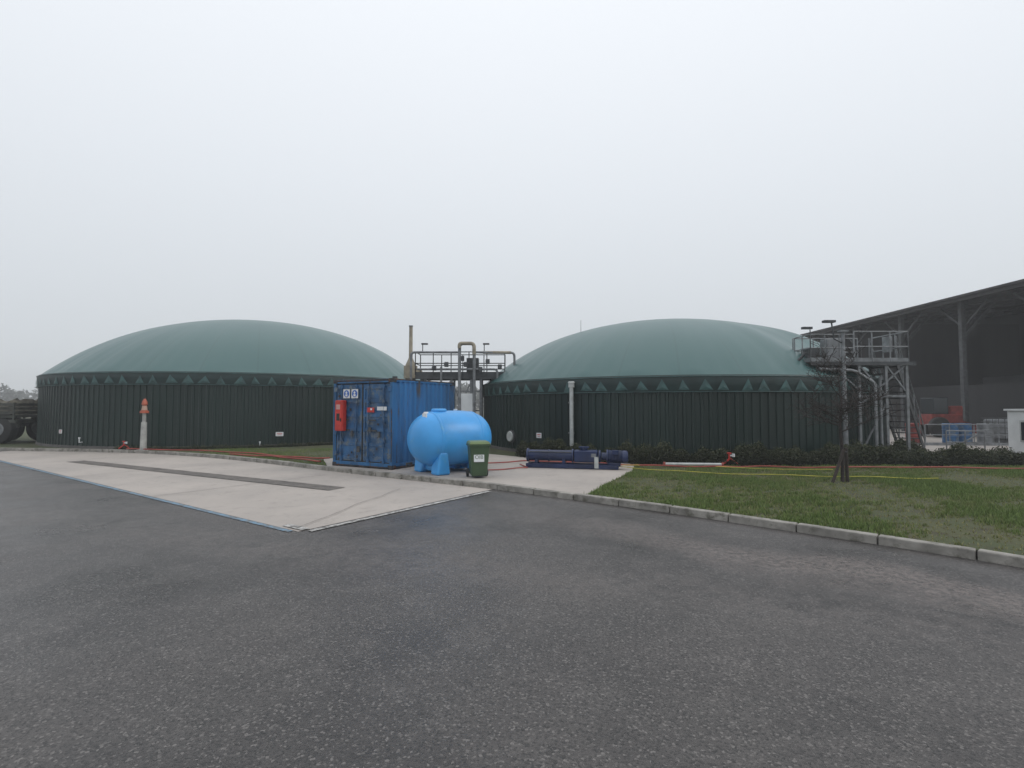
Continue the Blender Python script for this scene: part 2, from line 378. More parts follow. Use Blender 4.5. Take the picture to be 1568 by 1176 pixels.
# ---------------------------------------------------------------- digester tanks
def tank(cx,cy,R,zt,T,nrib,dent=None):
    e=empty('biogas_digester_tank',(cx,cy,PZ)); zt-=PZ;T-=PZ
    zb=zt-.50
    mb=MB(); zs=[0,zb+.1]
    prof=[(0,0),(.55,0),(.62,.035),(.93,.035)]
    n=nrib*4
    for z in zs:
        for i in range(nrib):
            for f,dr in prof:
                th=2*math.pi*(i+f)/nrib; r=R+dr; mb.v.append((r*math.cos(th),r*math.sin(th),z))
    for j in range(n): mb.f.append((j,(j+1)%n,n+(j+1)%n,n+j))
    mb.obj('wall_cladding',M_clad,e)
    mb=MB(); mb.lathe([(0,R+.06),(.12,R+.06)],(0,0,-.02),(0,0,1),160); mb.obj('base_ring',M_conc,e)
    mb=MB(); n=240
    for r,z in((R+.065,zb-.02),(R+.10,zb+.18),(R+.11,zt-.06),(R+.06,zt+.02)):
        for i in range(n):
            th=2*math.pi*i/n; mb.v.append((r*math.cos(th),r*math.sin(th),z+ (0.02*math.sin(th*70) if z<zb+.1 else 0)))
    for k in range(3):
        for i in range(n): mb.f.append((k*n+i,k*n+(i+1)%n,(k+1)*n+(i+1)%n,(k+1)*n+i))
    mb.obj('valance_band',M_val,e,smooth=True)
    mb=MB()
    for zz,rr in((zt-.03,.014),(zb+.0,.012)):
        mb.tube([((R+.118)*math.cos(2*math.pi*i/160),(R+.118)*math.sin(2*math.pi*i/160),zz) for i in range(161)],rr,5,False)
    mb.obj('clamp_cable',M_flap,e)
    mb=MB(); nt_=int(2*math.pi*R/.60)
    for i in range(nt_):
        t0=2*math.pi*(i+random.uniform(-.1,.1))/nt_; dt=2*math.pi/nt_
        def P(t,z,r): return ((R+r)*math.cos(t),(R+r)*math.sin(t),z)
        wv=random.uniform(.26,.40); zz=zb+.02+random.uniform(0,.04)
        a=P(t0+dt*(.5-wv),zz,.116);b=P(t0+dt*(.5+wv),zz,.116);c=P(t0+dt*(.5+random.uniform(-.12,.12)),zt-.10-random.uniform(0,.05),.125);m=P(t0+dt*.5,zb+.15,.135)
        k=len(mb.v); mb.v+=[a,b,c,m]; mb.f+=[(k,k+1,k+3),(k+1,k+2,k+3),(k+2,k,k+3)]
    mb.obj('valance_flaps',M_flap,e)
    rise=T-zt; rho=(R*R+rise*rise)/(2*rise); zc=T-rho; amax=math.asin(R/rho)
    mb=MB(); nr=60; ns=336
    mb.v.append((0,0,T))
    for k in range(1,nr+1):
        a=amax*k/nr; s=k/nr
        for i in range(ns):
            th=2*math.pi*i/ns; r=rho*math.sin(a); z=zc+rho*math.cos(a)
            edge=s**6
            wv=.012*edge*math.sin(th*nt_)+.02*math.sin(3*th+1)*s**2+.018*math.sin(28*th)*s**3+.010*s**8*math.sin(41*th+2*math.sin(5*th))
            z+=.16*math.sin(math.pi*s**2)
            if dent: # folds pulled in beside the access platform
                da=(th-math.radians(dent)+math.pi)%(2*math.pi)-math.pi
                wv+=-.16*math.exp(-(da/.16)**2-((s-.78)/.13)**2)+.09*math.exp(-((da-.22)/.09)**2-((s-.72)/.2)**2)+.07*math.exp(-((da+.24)/.10)**2-((s-.75)/.2)**2)
            mb.v.append((r*math.cos(th)*(1+.004*edge),r*math.sin(th)*(1+.004*edge),z+wv*(1-(k==nr))))
    for i in range(ns): mb.f.append((0,1+i,1+(i+1)%ns))
    for k in range(nr-1):
        for i in range(ns):
            a=1+k*ns+i;b=1+k*ns+(i+1)%ns; mb.f.append((a,a+ns,b+ns,b))
    o=mb.obj('dome_membrane',M_dome,e,smooth=False)
    for p in o.data.polygons: p.use_smooth=True
    return e
TL=(-14.5,29.65,9.34); TR=(7.0,23.8,8.26)
tl=tank(*TL,3.14,6.55,230)
tr=tank(*TR,2.72,5.62,205,dent=-62)
def wallpt(T,az,off=.1):
    a=math.radians(az);d=Vector((math.sin(a),math.cos(a)));c=Vector(T[:2]);b=d.dot(c);disc=T[2]**2-(c.length_squared-b*b)
    p=d*(b-math.sqrt(disc)); n=(p-c).normalized(); return p+n*off,n
def wallsign(T,az,z,w_,h_,m,name):
    p,n=wallpt(T,az,.055); e=empty(name,(p.x,p.y,z),math.atan2(n.y,n.x)+math.pi/2)
    MB().box((0,0,0),(w_,.012,h_)).obj('plate',m,e,bev=.004)
    MB().box((0,-.0085,h_*.18),(w_*.7,.003,h_*.14)).box((0,-.0085,-h_*.15),(w_*.55,.003,h_*.1)).obj('lettering',M_red,e)
wallsign(TL,-24.2,.62,.30,.17,M_white,'warning_sign')
wallsign(TL,-41.0,.75,.22,.16,M_white,'warning_sign')
wallsign(TR,3.1,.76,.24,.18,M_white,'warning_sign')
for az_,zz in((-39.6,.55),(-25.9,.35)):
    p,n=wallpt(TL,az_,.12); e=empty('sampling_valve',(p.x,p.y,PZ+zz-.3))
    MB().tube([(0,.1,0),(0,-.05,0),(0,-.05,.14)],.02,8).tube([(0,-.05,.14),(0,-.05,.2)],.035,8).obj('valve_body',M_white,e)
p,n=wallpt(TR,.1,.06); e=empty('manhole_flange',(p.x,p.y,.66),math.atan2(n.y,n.x)+math.pi/2)
MB().lathe([(-.02,.24),(.06,.24)],(0,0,0),(0,-1,0),28).obj('flange',M_steeld,e,bev=.01)
MB().lathe([(.06,.20),(.11,.18)],(0,0,0),(0,-1,0),28).obj('cover',M_whited,e,bev=.01)
p,n=wallpt(TR,6.9,.2); e=empty('white_overflow_pipe',(p.x,p.y,0))
MB().tube([(0,0,PZ),(0,0,2.42)],.065,14).obj('riser',M_whited,e,smooth=True)
MB().tube([(0,0,2.40),(0,0,2.55)],[.10,.10],14).tube([(0,0,2.55),(0,0,2.60)],[.12,.09],14).obj('cap',M_whited,e,smooth=True)
MB().box((0,.1,.9),(.17,.25,.04)).box((0,.1,1.9),(.17,.25,.04)).obj('brackets',M_steel,e)
e=empty('lightning_rod',(2.9,21.6,0)); MB().tube([(0,0,3.7),(0,0,5.4)],[.016,.008],6).obj('rod',M_steeld,e)

# ---------------------------------------------------------------- shipping container
ce=empty('shipping_container',(-5.1,14.75,PZ),math.atan2(-.478,.878))
W,Lc,H=2.2,2.85,2.42
fr=MB()
for x in(.05,W-.05):
    for y in(.05,Lc-.05): fr.box((x,y,H/2),(.1,.1,H))
for y in(.05,Lc-.05):
    fr.box((W/2,y,H-.05),(W-.2,.1,.1)); fr.box((W/2,y,.09),(W-.2,.1,.12))
for x in(.04,W-.04):
    fr.box((x,Lc/2,H-.04),(.07,Lc-.2,.08)); fr.box((x,Lc/2,.09),(.07,Lc-.2,.12))
fr.obj('frame',M_blue,ce,bev=.01)
cc=MB()
for x in(.07,W-.07):
    for y in(.07,Lc-.07):
        for z in(.055,H-.045): cc.box((x,y,z),(.158,.158,.112))
cc.obj('corner_castings',M_rust,ce,bev=.012)
def corr(x,y0,y1,z0,z1,n,dep,axis='y'):
    mb=MB();prof=[]
    for i in range(n):
        for f,d in((0,0),(.3,0),(.5,1),(.8,1)): prof.append(((i+f)/n,d*dep))
    prof.append((1,0))
    for t,d in prof:
        for z in(z0,z1):
            mb.v.append((x-d,y0+(y1-y0)*t,z) if axis=='y' else (y0+(y1-y0)*t,x+d,z))
    for i in range(len(prof)-1):
        a=2*i; mb.f.append((a,a+2,a+3,a+1))
    return mb
corr(W-.01,.1,Lc-.1,.15,H-.08,13,.045).obj('side_panel_right',M_blue,ce)
corr(.055,.1,Lc-.1,.15,H-.08,13,.045).obj('side_panel_left',M_blue,ce)
corr(Lc-.06,.1,W-.1,.15,H-.1,9,.04,'x').obj('rear_panel',M_blue,ce)
MB().box((W/2,Lc/2,H-.02),(W-.16,Lc-.12,.02)).obj('roof',M_blue,ce)
d=MB();g=MB();rd=MB();hd=MB()
for k in(0,1):
    x0=.115+k*(W/2-.095);x1=x0+W/2-.135;xc=(x0+x1)/2
    d.box((xc,.07,H/2+.02),(x1-x0,.03,H-.30))
    for zz in np.linspace(.24,H-.2,6): d.box((xc,.045,zz),(x1-x0-.02,.025,.09 if .3<zz<H-.3 else .13))
    d.box((x0+.035,.045,H/2+.02),(.07,.028,H-.31)); d.box((x1-.035,.045,H/2+.02),(.07,.028,H-.31))
    for xx in(x0+.2,x1-.2):
        rd.tube([(xx,.008,.14),(xx,.008,H-.12)],.017,8)
        for zz in(.2,.75,1.25,1.8,H-.2): rd.box((xx,.012,zz),(.09,.028,.07))
    hz=1.02
    hd.box((x0+.36,-.008,hz),(.34,.018,.04)); hd.box((x0+.62,-.004,hz-.1),(.06,.03,.16)); hd.box((x0+.36,-.004,hz+.28),(.28,.018,.035))
    for zz in(.35,.95,1.6,2.15): g.box((.1 if k==0 else W-.1,.0,zz),(.12,.035,.12))
d.obj('door_leaves',M_blued,ce,bev=.006); rd.obj('locking_bars',M_blued,ce); hd.obj('door_handles',M_steeld,ce); g.obj('hinges',M_blued,ce,bev=.006)
MB().box((W/2,.035,H/2+.02),(.04,.03,H-.3)).box((W/2,.045,.165),(W-.2,.02,.03)).box((W/2,.045,H-.115),(W-.2,.02,.025)).box((.108,.04,H/2),(.014,.03,H-.3)).box((W-.108,.04,H/2),(.014,.03,H-.3)).obj('door_gaskets',M_black,ce)
rb=MB()
rb.box((.05,-.002,H/2),(.02,.004,H-.3)); rb.box((W-.03,-.002,.9),(.03,.004,1.4)); rb.box((W/2,-.002,H-.03),(W-.3,.006,.05)); rb.box((W/2,-.002,.045),(W-.3,.004,.035)); 
rb.box((W+.001,Lc/2,H-.015),(.006,Lc-.3,.03)).box((W+.001,Lc/2,.05),(.006,Lc-.3,.04))
for i in range(22):
    x=random.uniform(.15,W-.15);z=random.choice([random.uniform(.15,.5),random.uniform(.3,2.1)]); rb.box((x,.0295+.0002*i,z),(random.uniform(.02,.08),.003,random.uniform(.02,.09)))
rb.obj('rust_marks',M_rust,ce)
MB().box((.37,-.07,1.42),(.30,.16,.86)).obj('extinguisher_cabinet',M_red,ce,bev=.03)
MB().box((.37,-.155,1.42),(.25,.012,.78)).obj('cabinet_door',M_red,ce,bev=.01)
MB().box((.36,-.163,1.66),(.15,.004,.14)).obj('cabinet_label',mat('pale_label',(.55,.30,.27),.5),ce)
MB().box((.47,-.167,1.3),(.03,.02,.09)).box((.36,-.163,1.38),(.12,.003,.2)).obj('cabinet_latch',M_black,ce)
for x in(.52,.83):
    MB().box((x,-.004,2.03),(.25,.008,.25)).obj('safety_sign',M_white,ce)
    MB().lathe([(0,.10),(.003,.10)],(x,-.009,2.03),(0,-1,0),24).obj('pictogram_disc',M_signblue,ce)
    MB().lathe([(0,.035),(.003,.035)],(x,-.0135,2.06),(0,-1,0),16).box((x,-.0145,1.985),(.08,.003,.06)).obj('pictogram_figure',M_white,ce)
MB().box((1.38,-.004,1.58),(.17,.006,.13)).box((1.52,-.004,1.58),(.08,.006,.13)).obj('red_sticker',M_red,ce)
MB().box((1.83,-.004,1.62),(.34,.006,.10)).box((1.45,-.004,1.60),(.07,.009,.05)).obj('white_sticker',M_white,ce)
MB().box((1.0,-.02,.5),(.1,.02,.16)).box((1.42,-.02,1.05),(.09,.03,.12)).obj('lock_box',M_steeld,ce)
MB().tube([(W-.15,.25,H),(W-.15,.25,H+.07)],.07,12).obj('roof_vent',M_steeld,ce)

# ---------------------------------------------------------------- blue water tank
a=math.atan2(.62,.78)
te=empty('blue_water_tank',(-1.60,13.45,PZ),a)
prof=[];Lh=1.14;R0=.71
for i in range(0,41):
    t=-1+2*i/40; x=Lh*math.sin(t*math.pi/2); tt=abs(x/Lh)
    r=R0*(1-tt**3.6)**(1/2.1) if tt<1 else .001
    prof.append((x,r))
zc=.86
mb=MB(); mb.lathe(prof,(0,0,zc),(1,0,0),56); o=mb.obj('tank_body',M_poly,te)
for p in o.data.polygons: p.use_smooth=True
rg=MB()
for x in(-.60,.58):
    r=R0*(1-abs(x/Lh)**3.6)**(1/2.1)+.002
    rg.lathe([(x-.045,r-.02),(x-.028,r+.008),(x+.028,r+.008),(x+.045,r-.02)],(0,0,zc),(1,0,0),56)
o=rg.obj('mould_ribs',M_poly,te)
for p in o.data.polygons: p.use_smooth=True
lg=MB()
for x in(-.55,.5):
    for y in(-1,1):
        i=len(lg.v)
        top=[(x-.12,y*.20,zc-.62),(x+.12,y*.20,zc-.62),(x+.12,y*.62,zc-.30),(x-.12,y*.62,zc-.30)]
        bot=[(x-.19,y*.26,0),(x+.19,y*.26,0),(x+.19,y*.62,0),(x-.19,y*.62,0)]
        lg.v+=bot+top
        for q in((0,1,5,4),(1,2,6,5),(2,3,7,6),(3,0,4,7),(3,2,1,0),(4,5,6,7)): lg.f.append(tuple(i+k for k in q))
    lg.box((x,0,.16),(.12,.5,.22))
lg.obj('saddle_feet',M_poly,te,bev=.05)
MB().lathe([(0,.20),(.05,.20),(.08,.17)],(-.35,0,zc+R0-.03),(0,0,1),28).obj('filling_lid',M_poly,te,bev=.012)
MB().lathe([(0,.07),(.06,.07),(.10,.05)],(-.72,0,zc+R0-.13),(0,0,1),18).lathe([(0,.05),(.04,.05)],(.15,0,zc+R0),(0,0,1),18).obj('vent_cap',M_white,te)
MB().box((-.84,-.15,zc+.58),(.02,.16,.12),rz=.2).obj('label',M_white,te)
MB().tube([(-1.10,0,.28),(-1.24,0,.28),(-1.24,0,.2)],.03,10).obj('outlet_valve',M_black,te)

# ---------------------------------------------------------------- wheelie bin
be=empty('wheelie_bin',(-.80,12.3,PZ),math.radians(12))
def frustum(mb,z0,z1,w0,d0,w1,d1,yo0=0,yo1=0):
    i=len(mb.v)
    for z,w_,d_,yo in((z0,w0,d0,yo0),(z1,w1,d1,yo1)):
        for sx_,sy_ in((-1,-1),(1,-1),(1,1),(-1,1)): mb.v.append((sx_*w_/2,yo+sy_*d_/2,z))
    for q in((3,2,1,0),(4,5,6,7),(0,1,5,4),(1,2,6,5),(2,3,7,6),(3,0,4,7)): mb.f.append(tuple(i+k for k in q))
mb=MB(); frustum(mb,.05,.76,.36,.42,.47,.56); mb.obj('body',M_bin,be,bev=.03)
mb=MB(); frustum(mb,.74,.79,.51,.60,.51,.60); mb.obj('rim',M_bin,be,bev=.012)
mb=MB(); frustum(mb,.795,.86,.52,.62,.44,.50,-.01,.02); mb.obj('lid',M_binlid,be,bev=.02)
MB().tube([(-.2,.34,.80),(.2,.34,.80)],.018,8).box((-.2,.31,.78),(.03,.07,.06)).box((.2,.31,.78),(.03,.07,.06)).obj('handle',M_bin,be)
wh=MB()
for s in(-1,1): wh.lathe([(-.03,.08),(-.02,.10),(.02,.10),(.03,.08)],(s*.23,.19,.10),(1,0,0),24)
wh.tube([(-.24,.19,.10),(.24,.19,.10)],.012,8); wh.obj('wheels',M_black,be)
MB().box((-.02,-.262,.50),(.24,.006,.22),rot=Matrix.Rotation(math.radians(-5.5),3,'X')).obj('label_panel',M_white,be)
def text(s,size,loc,rot,m,parent,name):
    c=bpy.data.curves.new(name,'FONT'); c.body=s; c.size=size; c.extrude=.001; c.align_x='CENTER'; c.materials.append(m)
    o=bpy.data.objects.new(name,c); o.location=loc; o.rotation_euler=rot; link(o,parent)
text('OIB',.12,(-.02,-.270,.46),(math.radians(84.5),0,0),M_bin,be,'label_text')

# ---------------------------------------------------------------- pump
pe=empty('progressive_cavity_pump',(1.74,14.1,PZ),math.radians(-13)); pe.scale=(1.08,1.08,1.15)
b=MB()
for y in(-.16,.16): b.box((-.1,y,.06),(2.3,.06,.10))
for x in(-1.2,-.4,.4,1.0): b.box((x,0,.05),(.07,.4,.08))
for x in(-1.0,-.3): b.box((x,0,.15),(.08,.22,.12))
b.box((.95,0,.12),(.3,.26,.08)); b.obj('base_frame',M_navy,pe,bev=.006)
MB().lathe([(-1.25,.09),(-1.25,.16),(-1.2,.16),(-1.2,.13),(-.7,.13),(-.7,.145),(-.67,.145),(-.67,.13),(-.1,.13),(-.1,.16),(-.06,.16)],(0,0,.29),(1,0,0),24).obj('stator_tube',M_navy,pe,smooth=True)
MB().box((.25,0,.29),(.58,.30,.28)).lathe([(-.06,.15),(.0,.15)],(.62,0,.29),(1,0,0),20).obj('suction_housing',M_navy,pe,bev=.03)
MB().lathe([(0,.09),(.08,.09),(.08,.13),(.11,.13)],(.2,0,.40),(0,0,1),20).obj('inlet_flange',M_navy,pe)
mt=[(.64,.09),(.76,.09),(.76,.16),(.80,.16)]
for i in range(9): mt+=[(.81+i*.035,.135),(.82+i*.035,.155),(.835+i*.035,.155),(.84+i*.035,.135)]
mt+=[(1.15,.15),(1.25,.145),(1.28,.11)]
MB().lathe(mt,(0,0,.29),(1,0,0),24).obj('drive_motor',M_navy,pe)
MB().box((.98,-.14,.40),(.16,.10,.10)).obj('terminal_box',M_navy,pe,bev=.01)
MB().box((.45,-.154,.32),(.12,.006,.08)).obj('name_plate',M_steel,pe)
MB().tube([(-1.2,-.13,.38),(-.1,-.13,.38)],.012,6).tube([(-1.2,.13,.38),(-.1,.13,.38)],.012,6).obj('tie_rods',M_steeld,pe)
MB().box((.52,-.2,.16),(.10,.02,.26)).obj('white_bracket',M_whited,pe)

# ---------------------------------------------------------------- beacon post
e=empty('beacon_post',(-14.05,19.75,PZ))
M_postg=mat('post_grey',(.36,.36,.34),.6,var=.2,scale=4)
MB().box((0,0,.02),(.3,.3,.04)).tube([(0,0,.04),(0,0,1.05),(0,0,1.10)],[.115,.095,.06],16).tube([(0,0,1.10),(0,0,1.42)],.065,16).obj('post',M_postg,e,smooth=True)
MB().tube([(0,0,1.42),(0,0,1.50),(0,0,1.53)],[.15,.15,.08],18).tube([(0,0,1.70),(0,0,1.75),(0,0,1.86),(0,0,1.97)],[.06,.10,.085,.03],18).obj('orange_bands',M_orange,e,smooth=True)
MB().tube([(0,0,1.53),(0,0,1.70)],[.10,.08],18).obj('pale_core',mat('pale_orange',(.50,.33,.25),.5),e,smooth=True)
def standpipe(x,y,s=1):
    e=empty('red_hydrant_standpipe',(x,y,PZ))
    MB().tube([(-.25*s,0,.05),(-.12*s,0,.12),(0,0,.25*s),(0,0,.42*s)],[.03*s]*4,10).tube([(0,0,.3*s),(.28*s,0,.08)],.018*s,8).tube([(0,0,.42*s),(0,0,.46*s)],.07*s,12).obj('standpipe',M_red,e,smooth=True)
    MB().tube([(.14*s,0,.32*s),(.14*s,0,.42*s)],.045*s,10).tube([(0,0,.36*s),(.14*s,0,.36*s)],.025*s,8).obj('white_coupling',M_white,e)
standpipe(-14.95,19.95,.75); standpipe(6.05,14.45,.85)
e=empty('pipe_section',(5.0,14.3,PZ)); 
MB().tube([(-.75,.1,.08),(.75,-.05,.08)],.042,12).obj('pipe',M_whited,e,smooth=True)
MB().tube([(-.80,.105,.08),(-.75,.1,.08)],.06,12).tube([(.75,-.05,.08),(.80,-.06,.08)],.06,12).obj('flanges',M_redhose,e)

# ---------------------------------------------------------------- hoses
def hose(name,pts,r,m,z=PZ+.01,amp=.10):
    P=smooth([(p[0]+random.uniform(-amp,amp),p[1]+random.uniform(-amp,amp)) for p in pts],2)
    e=empty(name); MB().tube([(p.x,p.y,z+r+ (0.01*math.sin(i))) for i,p in enumerate(P)],r,7).obj('hose_line',m,e,smooth=True)
hose('red_hose',[(-14.6,19.9),(-12.5,19.5),(-10.5,18.6),(-9,17.9),(-7.6,17.2),(-6.6,16.4),(-5.6,16.1)],.024,M_redhose,amp=.2,z=PZ+.03)
hose('red_hose',[(-9.5,17.8),(-8.2,17.0),(-7.4,16.9),(-6.8,16.0),(-5.7,15.3)],.024,M_redhose,amp=.2,z=PZ+.03)
hose('red_hose',[(-.9,14.6),(0,15.2),(.6,15.4),(2.3,15.1),(3.2,14.4),(4.4,14.05),(5.2,14.0),(6,13.9),(7,13.95),(8,13.8),(10,13.9),(11.5,13.7),(13,13.6),(17,13.3),(24,13.0)],.020,M_redhose,PZ+.04)
hose('yellow_hose',[(2.9,14.0),(3.6,13.3),(4.8,12.7),(6.2,12.35),(7.4,12.1),(8.6,11.9),(9.6,11.7)],.009,M_yelhose,PZ+.045,.05)
hose('yellow_hose',[(3.0,14.3),(4.6,14.3),(6.2,13.6),(8.2,13.3)],.008,M_yelhose,PZ+.045,.05)
hose('red_hose',[(-.7,13.4),(-.1,13.9),(.6,13.9),(.2,14.7)],.016,M_redhose)

# ---------------------------------------------------------------- platforms
def railing(mb,pts,z,h=1.0,r=.02,post=1.1,mids=(.5,)):
    pts=[Vector((p[0],p[1],z)) for p in pts]
    for a,b in zip(pts,pts[1:]):
        L_=(b-a).length;n=max(1,round(L_/post))
        for i in range(n+1):
            p=a.lerp(b,i/n); mb.tube([p,p+Vector((0,0,h))],r,6)
        for k in(1,)+tuple(mids): mb.tube([a+Vector((0,0,h*k)),b+Vector((0,0,h*k))],r,6)
        mb.beam(a+Vector((0,0,.06)),b+Vector((0,0,.06)),.01,.12)
e=empty('pipe_bridge_platform')
mb=MB(); mb.box((-2.15,21.9,3.05),(3.7,1.2,.06)).box((-2.15,21.32,2.98),(3.7,.06,.16)).box((-2.15,22.48,2.98),(3.7,.06,.16)); mb.obj('deck',M_steeld,e)
mb=MB(); railing(mb,[(-4.0,21.3),(-.3,21.3)],3.08,.95,.022,.72,(.5,.25)); railing(mb,[(-4.0,22.5),(-.3,22.5)],3.08,.95,.022,.9); railing(mb,[(-4.0,21.3),(-4.0,22.5)],3.08,.95,.022); mb.obj('railings',M_steeld,e)
mb=MB()
for x in(-3.6,-2.5,-1.7,-1.3):
    for y in(21.4,22.4): mb.beam((x,y,PZ),(x,y,3.0),.09,.09)
mb.beam((-2.5,21.4,1.0),(-1.7,21.4,2.8),.05,.05).beam((-1.7,21.4,1.0),(-2.5,21.4,2.8),.05,.05).beam((-3.6,21.4,1.2),(-2.5,21.4,2.9),.05,.05)
mb.beam((-2.5,21.4,1.6),(-1.3,21.4,1.6),.06,.06).beam((-2.5,21.4,2.4),(-1.3,21.4,2.4),.06,.06)
mb.obj('support_legs',M_steel,e)
mb=MB(); 
def bend(pts,r,n=10):
    P=[Vector(p) for p in pts];Q=[P[0]]
    for a,b,c in zip(P,P[1:],P[2:]):
        k=min(.16,(b-a).length/2.1,(c-b).length/2.1); s=b+(a-b).normalized()*k; t=b+(c-b).normalized()*k
        for i in range(6):
            x=i/5; Q.append(s*(1-x)**2+b*2*x*(1-x)+t*x*x)
    Q.append(P[-1]); return Q
mb.tube(bend([(-2.15,21.1,PZ),(-2.15,21.1,4.35),(-1.55,21.1,4.35),(-1.55,21.1,.9)],.06),.065,12)
mb.tube(bend([(-4.15,21.15,2.7),(-4.15,21.15,4.0),(-2.2,21.2,4.0)],.05),.05,10)
mb.tube(bend([(-1.5,21.15,4.0),(.1,21.3,4.0),(.1,21.3,3.3)],.05),.05,10)
mb.tube(bend([(-3.9,21.2,3.3),(-.6,21.2,3.3),(-.6,21.2,2.9)],.05),.045,10)
mb.tube(bend([(-2.9,21.1,3.4),(-2.9,21.1,1.3),(-3.3,21.3,1.3)],.05),.045,10)
mb.obj('gas_pipes',M_steel,e,smooth=True)
mb=MB(); mb.tube(bend([(-2.15,21.02,4.15),(-2.15,21.02,4.35),(-1.55,21.02,4.35),(-1.55,21.02,3.9)],.06),.075,12).tube([(-1.2,21.2,4.0),(-.05,21.28,4.0)],.062,10).obj('lagged_pipe',M_tan,e,smooth=True)
mb=MB()
for x,z in((-2.05,3.75),(-1.9,3.5),(-1.0,3.62),(-.5,3.4),(-2.7,3.5),(-3.2,3.35),(-1.3,3.3)): mb.box((x,21.2,z),(.16,.14,.2)).tube([(x,21.05,z),(x,21.15,z)],.09,14)
mb.box((-1.65,21.7,3.45),(.5,.4,.7)).obj('valves',M_steeld,e,bev=.01)
mb=MB()
for x in(-3.7,-1.15):
    mb.tube([(x,21.3,4.0),(x,21.3,4.35)],.02,6).box((x+.08,21.3,4.36),(.26,.12,.06))
mb.obj('lamp_heads',M_steeld,e)
MB().box((-1.85,21.25,1.9),(.5,.3,.8)).obj('control_cabinet',M_white,e,bev=.01)
MB().box((-2.35,21.25,.6),(.35,.2,1.1)).obj('lower_panel',M_whited,e,bev=.01)
e=empty('flue_chimney',(-4.45,22.6,0))
MB().tube([(0,0,PZ),(0,0,3.6),(0,0,3.9),(0,0,5.3)],[.22,.22,.085,.075],14).obj('stack',M_tan,e,smooth=True)
MB().tube([(0,0,3.0),(0,0,3.55)],.3,16).tube([(.0,0,3.15),(.42,0,3.3),(.5,0,3.0)],.12,12).obj('lagged_box',M_tan,e,smooth=True)
MB().tube([(0,0,5.28),(0,0,5.33)],.09,14).obj('stack_collar',M_steel,e)

e=empty('access_stair_tower')
zd=3.18
mb=MB(); mb.box((10.05,16.6,zd-.02),(1.4,1.0,.04)).box((11.7,17.0,zd-.02),(1.9,1.7,.04)); mb.box((10.05,16.09,zd-.07),(1.4,.04,.10)).box((11.7,16.13,zd-.07),(1.9,.04,.10)); mb.obj('deck',M_steeld,e)
mb=MB(); railing(mb,[(9.35,17.0),(9.35,16.1),(10.7,16.1)],zd,.85,.018,.45); railing(mb,[(10.75,16.15),(12.45,16.15),(12.45,17.8)],zd,.95,.02,.58,(.5,)); railing(mb,[(10.75,17.85),(12.0,17.85)],zd,.95,.018,.62)
railing(mb,[(9.35,17.1),(10.7,17.1)],zd,.85,.018,.6); mb.obj('railings',M_steel,e)
mb=MB()
for x,y in((10.9,16.2),(12.4,16.2),(12.4,17.8),(10.9,17.8),(11.75,16.2)): mb.beam((x,y,PZ),(x,y,zd-.05),.08,.08)
for (x0,z0,x1,z1) in((10.9,1.8,12.4,3.1),(10.9,3.1,11.75,2.1),(12.4,2.2,11.75,3.1),(10.9,.3,11.75,1.9),(10.0,3.1,10.9,2.3)): mb.beam((x0,16.2,z0),(x1,16.2,z1),.045,.045)
mb.beam((10.9,16.2,2.1),(12.4,16.2,2.1),.06,.07).beam((12.4,16.2,2.1),(12.4,17.8,2.1),.06,.07)
mb.obj('tower_legs',M_steel,e)
mb=MB(); A=Vector((12.4,17.2,zd)); B=Vector((14.9,19.3,PZ)); dd=(B-A); hz=Vector((dd.x,dd.y,0)).normalized(); sd_=Vector((-hz.y,hz.x,0))*.38
for s in(1,-1):
    mb.beam(A+sd_*s,B+sd_*s,.03,.2)
n=15
for i in range(n):
    c=A.lerp(B,(i+.5)/n); mb.box(c,(.24,.74,.035),rz=math.atan2(hz.y,hz.x))
mb.obj('stair_flight',M_steeld,e)
mb=MB()
for s in(1,-1):
    for k in(.9,.45): mb.tube([A+sd_*s+Vector((0,0,k)),B+sd_*s+Vector((0,0,k))],.022,6)
    for i in range(6):
        c=A.lerp(B,i/5)+sd_*s; mb.tube([c,c+Vector((0,0,.9))],.02,6)
mb.obj('stair_rails',M_steel,e)
MB().box((10.4,16.75,zd+.42),(.5,.4,.7)).box((12.2,16.7,zd+.6),(.12,.3,.5)).obj('control_cabinets',M_steel,e,bev=.015)
MB().box((9.75,16.8,zd+.25),(.4,.4,.5)).tube([(9.3,16.3,zd+.3),(9.0,16.4,zd-.1),(9.0,16.4,zd-.6)],.05,8).obj('sight_glass_unit',M_steeld,e,bev=.02)
mb=MB(); mb.tube(bend([(11.3,16.05,.2),(11.3,16.05,2.5),(10.7,16.1,2.9),(9.6,16.1,2.95)],.05),.05,10).tube([(11.5,16.1,.2),(11.5,16.1,2.7)],.04,8); mb.obj('down_pipes',M_steel,e,smooth=True)
MB().tube([(9.35,16.1,zd+.85),(9.35,16.1,zd+1.0)],.015,6).box((9.25,16.1,zd+1.05),(.3,.12,.07)).obj('camera_head',M_steeld,e)
e=empty('lamp_pole',(10.15,15.75,PZ)); 
MB().tube([(0,0,0),(0,0,3.95)],[.075,.05],12).obj('pole',M_steel,e,smooth=True)
MB().tube([(0,0,3.6),(-.28,0,3.75),(-.34,0,4.25)],.022,8).box((-.42,0,4.28),(.34,.16,.07)).obj('lamp_arm',M_steeld,e)
MB().box((0,0,3.98),(.24,.2,.05)).obj('pole_cap',M_steel,e)

